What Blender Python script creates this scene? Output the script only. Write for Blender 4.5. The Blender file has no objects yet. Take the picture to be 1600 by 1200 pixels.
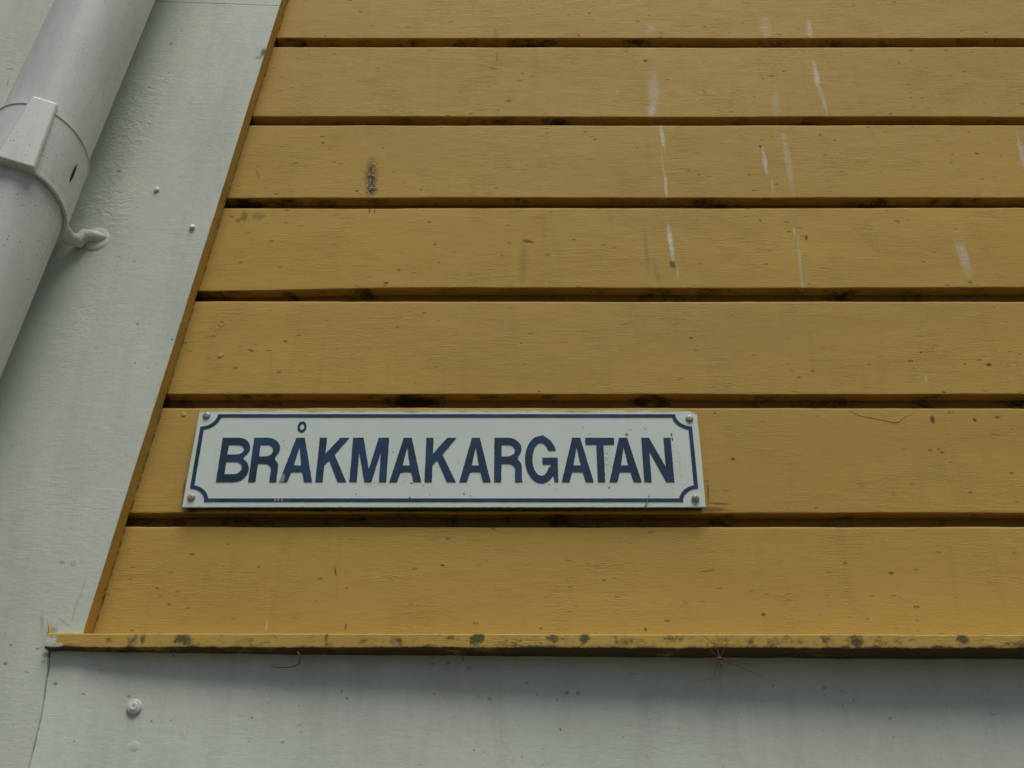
import bpy, bmesh, math, random
from mathutils import Vector, Matrix, noise

# ------------------------------------------------------------------ camera, sky, sun, exposure
F = 1556.0                      # focal length in pixels of the 1600 px wide photograph
TH = math.radians(29.06)        # the camera looks up
D = 0.971                       # metres from the lens to the wall
CZ = 1.60
sc = bpy.context.scene
cam_d = bpy.data.cameras.new("camera")
cam = bpy.data.objects.new("camera", cam_d)
sc.collection.objects.link(cam)
cam.location = (0, -D, CZ)
cam.rotation_euler = (math.pi / 2 + TH, 0, 0)
cam_d.sensor_width = 36
cam_d.lens = 36 * F / 1600
cam_d.clip_start = 0.02
cam_d.clip_end = 2000
sc.camera = cam
sc.view_settings.view_transform = 'Standard'
sc.view_settings.look = 'None'
sc.view_settings.gamma = 1
sc.view_settings.exposure = 0.0

SUN_EL, SUN_AZ = math.radians(66), math.radians(166)     # azimuth from +Y, clockwise
world = bpy.data.worlds.new("World")
sc.world = world
world.use_nodes = True
wn = world.node_tree.nodes
sky = wn.new('ShaderNodeTexSky')
sky.sky_type = 'NISHITA'
sky.sun_disc = False
sky.sun_elevation = SUN_EL
sky.sun_rotation = SUN_AZ
sky.air_density = 1.0
sky.dust_density = 4.0
sky.ozone_density = 0.6
bg = wn['Background']
bg.inputs['Strength'].default_value = 0.05
world.node_tree.links.new(sky.outputs[0], bg.inputs['Color'])
sl = bpy.data.lights.new("sun", 'SUN')
sl.energy = 2.1
sl.angle = math.radians(34)
sl.color = (1.0, 0.965, 0.89)
sun = bpy.data.objects.new("sun", sl)
sc.collection.objects.link(sun)
sd = Vector((math.sin(SUN_AZ) * math.cos(SUN_EL), math.cos(SUN_AZ) * math.cos(SUN_EL), math.sin(SUN_EL)))
sun.rotation_euler = sd.to_track_quat('Z', 'Y').to_euler()
sun.location = sd * 20

# ------------------------------------------------------------------ helpers
random.seed(7)
RT = Vector((1, 0, 0)); FW = Vector((0, math.cos(TH), math.sin(TH))); UP = Vector((0, -math.sin(TH), math.cos(TH)))
CAMP = Vector((0, -D, CZ))
SIGN_Y = -.0105
LEAN = 0.108                    # the corner trim and the downpipe lean to the right as they rise

def ray(px, py):
    return RT * ((px - 800) / F) + UP * ((600 - py) / F) + FW

def at(px, py, Y=0.0):
    r = ray(px, py)
    return CAMP + r * ((Y + D) / r.y)

def zz(py, Y=0.0):
    return at(800, py, Y).z

def n1(x, s=1.0, seed=0.0):
    return noise.noise(Vector((x * s, seed * 7.31, seed * 3.17 + 0.5)))

def link(o, parent=None):
    sc.collection.objects.link(o)
    if parent is not None:
        o.data.transform(Matrix.Translation(-parent.location))
        o.parent = parent
    return o

def obj(name, me, mats, parent=None, smooth=None):
    o = bpy.data.objects.new(name, me)
    for m in (mats if isinstance(mats, (list, tuple)) else [mats]):
        me.materials.append(m)
    if smooth is not None:
        me.shade_smooth()
        if smooth < 179:
            me.set_sharp_from_angle(angle=math.radians(smooth))
    return link(o, parent)

def root(name, loc, label, cat, group=None):
    e = bpy.data.objects.new(name, None)
    e.empty_display_size = 0.05
    e.location = loc
    sc.collection.objects.link(e)
    e['label'] = label; e['category'] = cat
    if group: e['group'] = group
    return e

def mesh_from(verts, faces, name="m"):
    me = bpy.data.meshes.new(name)
    me.from_pydata([tuple(v) for v in verts], [], faces)
    me.update()
    return me

def prism(outline, y0, y1, name="m", yfun=None):
    """outline: (x,z) points, counter-clockwise seen from the street; y0 = front"""
    n = len(outline)
    f = [(x, (y0 if yfun is None else yfun(x, z)), z) for x, z in outline]
    b = [(x, y1, z) for x, z in outline]
    faces = [tuple(range(n)), tuple(range(2 * n - 1, n - 1, -1))]
    for i in range(n):
        j = (i + 1) % n
        faces.append((i, i + n, j + n, j))
    return mesh_from(f + b, faces, name)

def bevel(o, w, seg=2, ang=40):
    m = o.modifiers.new("bevel", 'BEVEL')
    m.width = w; m.segments = seg; m.limit_method = 'ANGLE'; m.angle_limit = math.radians(ang)
    return o

def tube_mesh(pts, rads, n=16, cap=True):
    verts, faces = [], []
    pts = [Vector(p) for p in pts]
    prev = None
    for i, p in enumerate(pts):
        t = (pts[min(i + 1, len(pts) - 1)] - pts[max(i - 1, 0)]).normalized()
        if prev is None:
            a = t.orthogonal().normalized()
        else:
            a = (prev - t * prev.dot(t)).normalized()
        prev = a
        b = t.cross(a)
        for k in range(n):
            g = 2 * math.pi * k / n
            verts.append(p + (a * math.cos(g) + b * math.sin(g)) * rads[i])
    for i in range(len(pts) - 1):
        for k in range(n):
            k2 = (k + 1) % n
            faces.append((i * n + k, i * n + k2, (i + 1) * n + k2, (i + 1) * n + k))
    if cap:
        faces.append(tuple(range(n - 1, -1, -1)))
        faces.append(tuple(range((len(pts) - 1) * n, len(pts) * n)))
    return mesh_from(verts, faces)

def lathe_mesh(c, axis, prof, n=24, squash=None):
    """prof: (radius, height along axis)"""
    axis = Vector(axis).normalized()
    a = axis.orthogonal().normalized(); b = axis.cross(a)
    verts, faces = [], []
    for r, h in prof:
        for k in range(n):
            g = 2 * math.pi * k / n
            verts.append(Vector(c) + axis * h + (a * math.cos(g) + b * math.sin(g)) * r)
    for i in range(len(prof) - 1):
        for k in range(n):
            k2 = (k + 1) % n
            faces.append((i * n + k, i * n + k2, (i + 1) * n + k2, (i + 1) * n + k))
    faces.append(tuple(range((len(prof) - 1) * n, len(prof) * n)))
    return mesh_from(verts, faces)

# ------------------------------------------------------------------ node helpers
class NT:
    zr = (-99, 99)
    def __init__(s, name):
        s.m = bpy.data.materials.new(name); s.m.use_nodes = True
        s.t = s.m.node_tree; s.b = s.t.nodes['Principled BSDF']
        s.pos = s.t.nodes.new('ShaderNodeNewGeometry').outputs['Position']
    def new(s, k, **kw):
        n = s.t.nodes.new(k)
        for a, v in kw.items(): setattr(n, a, v)
        return n
    def put(s, sock, v):
        if isinstance(v, bpy.types.NodeSocket): s.t.links.new(v, sock)
        elif v is not None: sock.default_value = v
    def math(s, op, a, b=None, c=None, clamp=False):
        n = s.new('ShaderNodeMath', operation=op, use_clamp=clamp)
        for i, v in enumerate((a, b, c)):
            if v is not None: s.put(n.inputs[i], v)
        return n.outputs[0]
    def mr(s, v, a, b, c=0.0, d=1.0, smooth=False):
        n = s.new('ShaderNodeMapRange', interpolation_type='SMOOTHSTEP' if smooth else 'LINEAR')
        for i, q in enumerate((v, a, b, c, d)): s.put(n.inputs[i], q)
        return n.outputs[0]
    def scale(s, v):
        n = s.new('ShaderNodeMapping'); s.put(n.inputs['Vector'], s.pos); n.inputs['Scale'].default_value = v
        return n.outputs[0]
    def noise(s, vec, sc_, det=4, rough=.55, dist=0.0):
        n = s.new('ShaderNodeTexNoise'); s.put(n.inputs['Vector'], vec)
        n.inputs['Scale'].default_value = sc_; n.inputs['Detail'].default_value = det
        n.inputs['Roughness'].default_value = rough; n.inputs['Distortion'].default_value = dist
        return n.outputs['Fac']
    def vor(s, vec, sc_, out='Distance', rnd=1.0):
        n = s.new('ShaderNodeTexVoronoi'); s.put(n.inputs['Vector'], vec)
        n.inputs['Scale'].default_value = sc_; n.inputs['Randomness'].default_value = rnd
        return n.outputs[out]
    def mix(s, f, a, b, mode='MIX'):
        n = s.new('ShaderNodeMix', data_type='RGBA', blend_type=mode)
        s.put(n.inputs[0], f); s.put(n.inputs[6], a); s.put(n.inputs[7], b)
        return n.outputs[2]
    def bump(s, h, dist, strength=1.0, normal=None):
        n = s.new('ShaderNodeBump'); n.inputs['Strength'].default_value = strength
        n.inputs['Distance'].default_value = dist; s.put(n.inputs['Height'], h)
        if normal is not None: s.put(n.inputs['Normal'], normal)
        return n.outputs[0]
    def specks(s, vec, scale, r0, r1, keep):
        """random dots: cells whose random value passes keep"""
        d = s.vor(vec, scale)
        n = s.new('ShaderNodeTexVoronoi'); s.put(n.inputs['Vector'], vec); n.inputs['Scale'].default_value = scale
        sep = s.new('ShaderNodeSeparateColor'); s.t.links.new(n.outputs['Color'], sep.inputs[0])
        k = s.math('GREATER_THAN', sep.outputs[0], keep)
        rr = s.mr(sep.outputs[1], 0, 1, r0, r1)
        return s.math('MULTIPLY', k, s.math('LESS_THAN', s.math('ADD', d, 0), rr)), sep.outputs[2]
    def spots(s, lst, Y, wob, hard=.35):
        """lst: (px, py, half width px, half height px, angle deg, strength) -> one mask, real marks at their own place"""
        acc = None
        for px, py, hw, hh, ang, st in lst:
            c = at(px, py, Y)
            mx = (at(px + 1, py, Y) - c).length; mz = (at(px, py - 1, Y) - c).length
            if c.z + hh * mz * 1.6 < s.zr[0] or c.z - hh * mz * 1.6 > s.zr[1]: continue
            if hh >= 8 and hh > hw:
                ang = -math.degrees(math.atan((math.tan(math.radians(-ang)) - (px - 800) / (py + 2200)) * mx / mz))
            m = s.new('ShaderNodeMapping', vector_type='TEXTURE')
            s.put(m.inputs['Vector'], s.pos)
            m.inputs['Location'].default_value = c
            m.inputs['Rotation'].default_value = (0, math.radians(ang), 0)
            m.inputs['Scale'].default_value = (hw * mx, 1000, hh * mz)
            l = s.new('ShaderNodeVectorMath', operation='LENGTH'); s.put(l.inputs[0], m.outputs[0])
            v = s.math('ADD', l.outputs['Value'], wob)
            v = s.mr(v, 1.0, 1.0 - hard, 0.0, st)
            acc = v if acc is None else s.math('MAXIMUM', acc, v)
        return 0.0 if acc is None else acc

def rgb(r, g, b): return (r, g, b, 1)

# ------------------------------------------------------------------ materials
def yellow_paint(name, kind, zr=(-9, 9)):
    n = NT(name); n.zr = zr
    big = n.noise(n.scale((1.2, 3, 3)), 2.2, 3)
    grain = n.noise(n.scale((5, 42, 42)), 8, 5, .62, .5)          # brush strokes and wood grain along the boards
    fine = n.noise(n.scale((16, 60, 60)), 12, 4, .65)
    col = n.mix(n.mr(big, .35, .65), rgb(.530, .352, .084), rgb(.590, .396, .097))
    col = n.mix(n.mr(grain, .35, .75, 0, .22), col, rgb(.44, .288, .078))
    nz = n.noise(n.pos, 260, 3, .6)
    # brown pinholes and small splits in the paint
    s1, r1 = n.specks(n.scale((1, 1, 1.9)), 62, .05, .19, .62)
    s2, r2 = n.specks(n.scale((.45, 1, 1.9)), 105, .04, .16, .66)
    clump = n.mr(n.noise(n.pos, 9, 3), .40, .60, .12, 1)
    sp = n.math('MULTIPLY', n.math('MAXIMUM', n.math('MULTIPLY', s1, .8), n.math('MULTIPLY', s2, .55)), n.math('MULTIPLY', clump, n.mr(nz, .3, .55)))
    col = n.mix(sp, col, rgb(.075, .042, .014))
    crk = n.noise(n.scale((1.6, 24, 24)), 13, 3, .5, .6)
    cm = n.math('MULTIPLY', n.mr(n.math('ABSOLUTE', n.math('SUBTRACT', crk, .5)), .0, .006, 1, 0), n.mr(n.noise(n.pos, 16, 2), .58, .66))
    col = n.mix(n.math('MULTIPLY', cm, .35), col, rgb(.16, .095, .03))
    # rain has left faint upright runs, each board a little different in tone
    run = n.noise(n.scale((1, 0, .10)), 48, 4, .7)
    col = n.mix(n.mr(run, .56, .78, 0, .30), col, rgb(.36, .24, .065))
    run2 = n.noise(n.scale((1, 0, .06)), 27, 3, .6)
    col = n.mix(n.mr(run2, .58, .8, 0, .22), col, rgb(.60, .43, .17))
    wobA = n.math('MULTIPLY', n.math('SUBTRACT', n.noise(n.scale((1, 1, .5)), 120, 4, .7), .5), 1.5)
    tone = 1 + .05 * math.sin(zr[0] * 91.7)
    tint = 1 + .05 * math.sin(zr[0] * 57.3 + 1)
    if kind == 'siding': col = n.mix(1.0, col, rgb(tone, tone, tone * tint), 'MULTIPLY')
    if kind == 'siding':
        white = [(1022, 140, 11, 36, -3, .26), (1019, 172, 8, 12, 0, .42), (1035, 214, 4, 26, -9, .6), (1040, 286, 3, 26, -4, .5), (1036, 262, 2, 40, -6, .2),
                 (1048, 380, 4.5, 36, -9, .72), (1059, 424, 2.5, 12, 5, .3), (1195, 252, 4.5, 22, -10, .55), (1207, 292, 2, 14, -8, .28),
                 (1231, 252, 6, 62, -9, .24), (1196, 46, 11, 22, -3, .22), (1265, 46, 6, 20, -8, .40), (1276, 120, 5, 30, -13, .55),
                 (1288, 160, 3, 22, -14, .34), (1212, 160, 10, 34, -8, .12), (1250, 412, 3.4, 44, -5, .24), (1241, 362, 2, 8, -8, .3),
                 (1506, 402, 10, 36, -18, .30), (1597, 240, 6, 32, -12, .34), (1016, 46, 8, 10, 0, .16), (1447, 592, 1.6, 9, -5, .35),
                 (416, 980, 1.5, 12, 8, .4), (964, 142, 3, 6, 0, .2), (1255, 448, 3, 5, 0, .3)]
        wobW = n.math('MULTIPLY', n.math('SUBTRACT', n.noise(n.scale((1, 1, .3)), 210, 5, .8), .5), 2.6)
        m = n.math('MULTIPLY', n.spots(white, 0, wobW, .6), n.mr(n.noise(n.scale((1, 1, .5)), 420, 3, .7), .35, .6, .6, 1.7), clamp=True)
        col = n.mix(m, col, rgb(.70, .70, .66))
        # faint old runs below the knots
        m = n.spots([(818, 408, 9, 46, 2, .36), (1010, 395, 5, 44, -5, .34), (1026, 425, 6, 34, -14, .26), (800, 520, 14, 60, 0, .06), (1378, 600, 10, 60, 0, .06)], 0, n.math('MULTIPLY', wobA, .5), .7)
        col = n.mix(m, col, rgb(.20, .135, .045))
        brown = [(826, 377, 11, 3, 14, .8), (1260, 371, 3.2, 5, 10, .9), (1008, 95, 6, 3, 8, .9), (1457, 655, 5, 8, 0, .85), (1523, 656, 3.2, 4, 0, .85),
                 (1558, 652, 7, 3, -6, .7), (1555, 679, 9, 2, 4, .45), (1545, 570, 6, 3.4, -10, .85), (1051, 414, 6, 8, -20, .75), (1193, 960, 5, 4.5, 0, .8),
                 (1043, 970, 6, 2, 5, .7), (1009, 983, 4, 4, 0, .6), (1580, 739, 6, 2.5, -6, .6), (1485, 722, 5, 2.6, -8, .4), (1467, 702, 3, 2.6, 0, .5), (524, 892, 1.6, 10, -10, .75), (540, 979, 2.4, 8, 4, .6),
                 (345, 505, 9, 1.6, 0, .3), (795, 158, 6, 3, 0, .5), (775, 54, 6, 9, 0, .3), (777, 90, 2, 8, 0, .5), (770, 107, 8, 2, 5, .5), (812, 126, 5, 2, 0, .5),
                 (570, 127, 16, 2, 0, .3), (406, 81, 3, 3, 0, .5), (404, 338, 16, 7, 10, .4), (382, 338, 8, 10, 0, .5), (372, 345, 5, 5, 0, .5), (1188, 229, 2.6, 3, 0, .8), (1171, 273, 3, 1.6, 10, .6), (1192, 122, 5, 1.6, 0, .5),
                 (1402, 346, 7, 2.2, 8, .6), (1516, 441, 5, 3, 0, .6), (1493, 358, 3, 2, 0, .5), (1443, 409, 2.5, 2, 0, .7), (1214, 277, 2, 2, 0, .4), (680, 382, 3, 2, 0, .7), (685, 410, 2.4, 2, 0, .8),
                 (784, 399, 3, 2, 0, .5), (461, 255, 5, 2, 0, .4), (508, 57, 3, 2, 0, .4), (402, 271, 2, 10, -25, .4), (300, 866, 6, 2.4, 8, .6), (403, 886, 4, 2, 0, .6), (245, 919, 5, 2, 0, .5), (250, 931, 4, 2, 0, .5), (277, 924, 4, 2, 0, .5),
                 (294, 950, 7, 2, -8, .4), (1110, 845, 4, 1.5, 0, .35), (1105, 892, 16, 1.3, -6, .6), (1295, 894, 7, 1.8, -6, .5), (1432, 890, 6, 3, 0, .35), (920, 832, 3, 1.4, 0, .3),
                 (1125, 787, 26, 2.2, 3, .62), (1140, 797, 18, 2, 0, .35), (1106, 770, 2.4, 22, 0, .6), (303, 690, 1.0, 46, 4, .35), (325, 560, 6, 1.4, 0, .35), (348, 556, 3, 2, 0, .5), (400, 538, 6, 1.4, 0, .35)]
        m = n.spots(brown, 0, wobA, .6)
        col = n.mix(m, col, rgb(.075, .038, .009))
        # scuffed soot mark
        soot = n.spots([(580, 276, 13, 36, 2, 1.1), (581, 297, 11, 11, 0, 1.6), (577, 329, 2.6, 7, 0, .9), (585, 329, 2.6, 6, 0, .9), (582, 318, 7, 4, 0, .8)], 0, n.math('MULTIPLY', wobA, .5), .8)
        sg = n.mr(n.noise(n.scale((1, 1, .7)), 260, 4, .75), .42, .50, .0, 1)
        col = n.mix(n.math('MULTIPLY', n.math('MULTIPLY', soot, sg), 1.0, clamp=True), col, rgb(.05, .046, .035))
        ms = n.spots([(700, 796.5, 420, 4.5, 0, 1.0), (1112, 796, 30, 5, 0, .7), (296, 797, 16, 5, 0, .9), (287, 770, 2.5, 26, 6, .7)], 0, n.math('MULTIPLY', wobA, .5), .5)  # strip below the sign: its shadow painted into the board, with some moss
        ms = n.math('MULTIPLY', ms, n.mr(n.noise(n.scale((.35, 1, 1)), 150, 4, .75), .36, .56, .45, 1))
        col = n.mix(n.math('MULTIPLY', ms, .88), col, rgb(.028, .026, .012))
        # mould blotches in the joints, over a browner tint that follows depth
        sx = n.new('ShaderNodeSeparateXYZ'); n.t.links.new(n.pos, sx.inputs[0])
        mould_e = n.noise(n.pos, 140, 4, .7)
        deep = n.mr(n.math('ADD', sx.outputs[1], n.math('MULTIPLY', n.math('SUBTRACT', mould_e, .5), .003)), .0006, .003)
        mould = n.noise(n.scale((.55, .6, 1)), 34, 6, .75)
        und = n.spots([(830, 806, 240, 60, 0, .11), (330, 465, 70, 40, 0, .22), (378, 315, 40, 40, 0, .26), (470, 65, 70, 30, 0, .14), (830, 65, 50, 30, 0, .25), (640, 625, 60, 40, 0, .25), (280, 625, 40, 40, 0, .18), (830, 190, 80, 30, 0, .15)], .008, 0.0, .9)
        thr = n.math('SUBTRACT', .528, n.math('MULTIPLY', und, .62))
        mm = n.math('MULTIPLY', deep, n.mr(n.math('SUBTRACT', mould, thr), 0, .12, 0, .88))
        col = n.mix(n.math('MULTIPLY', deep, .45), col, rgb(.30, .15, .035))
        col = n.mix(mm, col, rgb(.022, .022, .016))
        # open hairline joint where the boards meet the corner board
        qa, qb = at(130, 990, -.0205), at(440, 0, -.0205)
        q = n.math('SUBTRACT', sx.outputs[0], n.math('MULTIPLY_ADD', sx.outputs[2], (qb.x - qa.x) / (qb.z - qa.z), qa.x - qa.z * (qb.x - qa.x) / (qb.z - qa.z)))
        q = n.math('ADD', q, n.math('MULTIPLY', n.math('SUBTRACT', n.noise(n.scale((0, 0, 1)), 40, 5, .7), .5), .004))
        col = n.mix(n.math('MULTIPLY', n.mr(q, .0014, .0006, 0, .7), n.mr(n.noise(n.scale((0, 0, 1)), 90, 3), .42, .56, .1, 1)), col, rgb(.06, .04, .015))
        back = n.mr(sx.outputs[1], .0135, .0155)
        col = n.mix(n.math('MULTIPLY', back, .5), col, rgb(.045, .022, .008))  # groove back painted darker, for its dirt and the shadow inside
    if kind == 'ledge':
        mould = n.noise(n.scale((.7, 1, .8)), 105, 6, .85)
        area = n.spots([(285, 1000, 24, 12, 0, .55), (170, 998, 8, 12, 0, .4), (208, 1002, 12, 14, 0, .4), (222, 1000, 6, 14, 0, .3), (510, 1002, 6, 20, 0, .4), (620, 1000, 22, 10, 0, .3), (745, 1000, 13, 13, -20, .6), (705, 996, 14, 8, 0, .3),
                        (868, 998, 20, 9, 0, .35), (912, 1000, 11, 13, 15, .5), (1050, 997, 40, 8, 0, .2), (1125, 1000, 30, 10, 0, .25), (1175, 1000, 14, 10, 0, .25), (1290, 1000, 16, 10, 0, .4), (1338, 1003, 18, 12, 0, .5), (1400, 1003, 60, 9, 0, .22), (1505, 1000, 14, 12, 0, .45), (1590, 1008, 30, 8, 0, .25), (395, 1003, 50, 9, 0, .2), (570, 1000, 40, 8, 0, .2), (810, 1004, 40, 8, 0, .2), (985, 1003, 40, 8, 0, .2), (1230, 1004, 50, 8, 0, .2)], -.03, n.math('MULTIPLY', n.math('SUBTRACT', n.noise(n.pos, 70, 4, .7), .5), 2.2), .9)
        msk = n.mr(n.math('ADD', mould, n.math('MULTIPLY', area, .58)), .54, .72, 0, .88)
        col = n.mix(msk, col, n.mix(n.noise(n.pos, 30, 2), rgb(.03, .045, .03), rgb(.075, .085, .03)))
        m = n.spots([(81, 1003, 12, 11, 20, 1.0), (92, 1008, 8, 4, 0, 1.0)], -.03, n.math('MULTIPLY', wobA, 1.6), .25)
        col = n.mix(m, col, rgb(.60, .62, .57))
        # lower edge and underside much darker, with a ragged boundary
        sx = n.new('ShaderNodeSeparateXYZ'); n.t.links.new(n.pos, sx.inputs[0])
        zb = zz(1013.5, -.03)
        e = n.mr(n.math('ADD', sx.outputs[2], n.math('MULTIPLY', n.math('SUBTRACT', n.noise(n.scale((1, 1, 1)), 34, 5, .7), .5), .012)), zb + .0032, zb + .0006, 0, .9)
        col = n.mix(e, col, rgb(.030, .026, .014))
    if kind == 'edge':
        st = n.noise(n.scale((1, 1, .12)), 70, 4, .6)
        col = n.mix(n.mr(st, .45, .75, 0, .5), col, rgb(.33, .185, .045))
    n.put(n.b.inputs['Base Color'], col)
    n.put(n.b.inputs['Roughness'], n.mr(grain, .3, .7, .56, .72))
    n.b.inputs['Specular IOR Level'].default_value = .2
    nub, _ = n.specks(n.scale((1, 1, 1)), 90, .10, .24, .80)
    patch = n.mr(n.noise(n.scale((.7, 1, 1.6)), 9, 3, .6), .36, .66, .15, 1.25)
    h = n.math('ADD', n.math('MULTIPLY', grain, .85), n.math('MULTIPLY', fine, .55))
    h = n.math('ADD', h, n.math('MULTIPLY', n.noise(n.scale((.35, 1, 1)), 60, 3, .6), .5))
    h = n.math('MULTIPLY', h, patch)
    h = n.math('ADD', h, n.math('MULTIPLY', n.noise(n.scale((1, 1, .8)), 32, 3, .6), .55))
    ridge = n.math('MULTIPLY', n.mr(n.math('ABSOLUTE', n.math('SUBTRACT', crk, .5)), .0, .02, 1, 0), n.mr(n.noise(n.pos, 16, 2), .5, .62))
    h = n.math('ADD', h, n.math('MULTIPLY', ridge, .6))
    h = n.math('SUBTRACT', h, n.math('MULTIPLY', sp, .8))
    lump = n.mr(n.vor(n.pos, 70), .0, .22, 1, 0, True)
    h = n.math('ADD', h, n.math('MULTIPLY', n.math('MULTIPLY', lump, nub), 1.1))
    n.put(n.b.inputs['Normal'], n.bump(h, .0008, .55))
    return n.m

def white_paint(name, kind='board'):
    n = NT(name)
    pipe = kind == 'pipe'
    big = n.noise(n.pos, 4, 3)
    if pipe:
        c0, c1 = rgb(.67, .735, .71), rgb(.74, .795, .765)
    else:
        c0, c1 = rgb(.60, .675, .58), rgb(.66, .73, .63)
    col = n.mix(n.mr(big, .35, .65), c0, c1)
    nz = n.noise(n.pos, 300, 3, .6)
    s1, _ = n.specks(n.pos, 210 if pipe else 95, .07, .21, .55 if pipe else .88)
    s2, _ = n.specks(n.pos, 430 if pipe else 210, .10, .26, .40 if pipe else .90)
    clump = n.mr(n.noise(n.pos, 11, 3), .40, .62)
    sp = n.math('MULTIPLY', n.math('MAXIMUM', n.math('MULTIPLY', s1, .85 if pipe else .6), n.math('MULTIPLY', s2, .7 if pipe else .42)), n.mr(clump, 0, 1, .25 if pipe else 0, 1))
    col = n.mix(sp, col, rgb(.10, .095, .075))
    # green grey film of dirt
    film = n.noise(n.scale((1, 1, .22)), 18, 6, .75)
    col = n.mix(n.mr(film, .46, .78, 0, .42), col, rgb(.33, .365, .31))
    film2 = n.noise(n.pos, 3.2, 4, .65)
    col = n.mix(n.mr(film2, .40, .66, 0, .22), col, rgb(.46, .49, .43))
    wob = n.math('MULTIPLY', n.math('SUBTRACT', n.noise(n.pos, 150, 4, .7), .5), 1.2)
    if kind in ('board', 'skirt'):
        Y = -.02 if kind == 'board' else -.006
        if kind == 'board':
            dk = [(412, 82, 6, 8, 30, .95), (405, 90, 7, 4, 0, .5), (268, 68, 3, 2.4, 0, .6), (186, 268, 4, 3, 0, .55), (97, 879, 7, 3, 12, .4), (116, 880, 7, 6, 0, .22), (42, 1050, 6, 2, 20, .35),
                  (100, 972, 14, 3, 30, .2), (118, 950, 2.4, 26, 16, .2), (128, 925, 1.6, 30, 16, .2), (84, 985, 9, 7, 0, .35), (76, 1023, 12, 5, 0, .6), (215, 507, 2.4, 2.4, 0, .6), (211, 568, 2.2, 2, 0, .5), (16, 108, 7, 2, -10, .4), (13, 128, 2, 7, 0, .4),
                  (269, 531, 2.4, 2, 0, .6), (66, 970, 4, 20, 0, .25), (12, 60, 5, 2, 0, .2), (1370, 90, 1, 1, 0, 0)]
            rd = [(17, 1008, 4, 2.4, 0, .8), (9, 1037, 4, 3.4, 0, .9), (59, 1014, 3.4, 2, 0, .7), (9, 990, 3, 1.6, 0, .5)]
        else:
            dk = [(137, 1088, 4, 1.8, 10, .6), (240, 1129, 1.8, 1.8, 0, .8), (270, 1127, 1.6, 1.4, 0, .6), (273, 1027, 2.4, 2.4, 0, .7), (542, 1091, 2.2, 1.8, 0, .8), (534, 1080, 2.4, 2, 0, .6), (740, 1171, 2.2, 2, 0, .8), (755, 1174, 1.6, 1.2, 0, .7),
                  (876, 1138, 2.2, 3.4, -15, .7), (824, 1065, 4, 3, 0, .4), (1293, 1071, 3, 3, 0, .6), (1212, 1068, 2.4, 2.4, 0, .6), (700, 1035, 5, 2, 0, .6), (723, 1028, 2, 5, 0, .6), (675, 1036, 4, 2, 0, .5), (1290, 1138, 2, 2, 0, .5), (1562, 1112, 7, 2, 0, .35), (990, 1050, 9, 3, 0, .3), (468, 1133, 5, 3, 0, .3), (60, 1110, 4, 5, 0, .3)]
            rd = [(95, 1073, 3.6, 3, 0, .9), (678, 1083, 2, 2, 0, .8), (732, 1042, 5, 4, 0, .45), (166, 1050, 9, 2, 0, .3)]
        col = n.mix(n.spots(dk, Y, wob, .6), col, rgb(.045, .045, .035))
        col = n.mix(n.spots(rd, Y, wob, .5), col, rgb(.42, .19, .06))
    if kind == 'skirt': col = n.mix(1.0, col, rgb(1.10, 1.10, 1.12), 'MULTIPLY')
    n.put(n.b.inputs['Base Color'], col)
    n.b.inputs['Roughness'].default_value = .36 if pipe else .52
    n.b.inputs['Specular IOR Level'].default_value = .45
    pt = n.mr(n.noise(n.scale((.8, 1, 1.4)), 7, 3, .6), .36, .66, .1, 1.0)
    g = n.math('MULTIPLY', n.noise(n.scale((5, 30, 26)), 9, 5, .65, .6), pt)
    h = n.math('ADD', n.math('MULTIPLY', g, .25 if pipe else .8), n.math('MULTIPLY', n.noise(n.pos, 120, 4, .6), .5 if pipe else .7))
    if kind == 'board':
        # thick wrinkled paint beside the downpipe
        wr = n.noise(n.scale((.8, 1, 1.2)), 70, 3, .55, 1.5)
        c = n.spots([(200, 190, 60, 150, 24, 1), (160, 330, 70, 70, 10, 1.0), (120, 500, 40, 120, 24, .5)], -.02, 0.0, .9)
        h = n.math('ADD', h, n.math('MULTIPLY', n.math('MULTIPLY', wr, c), 4.0))
    n.put(n.b.inputs['Normal'], n.bump(h, .0004 if pipe else .0007, .8))
    return n.m

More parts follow.
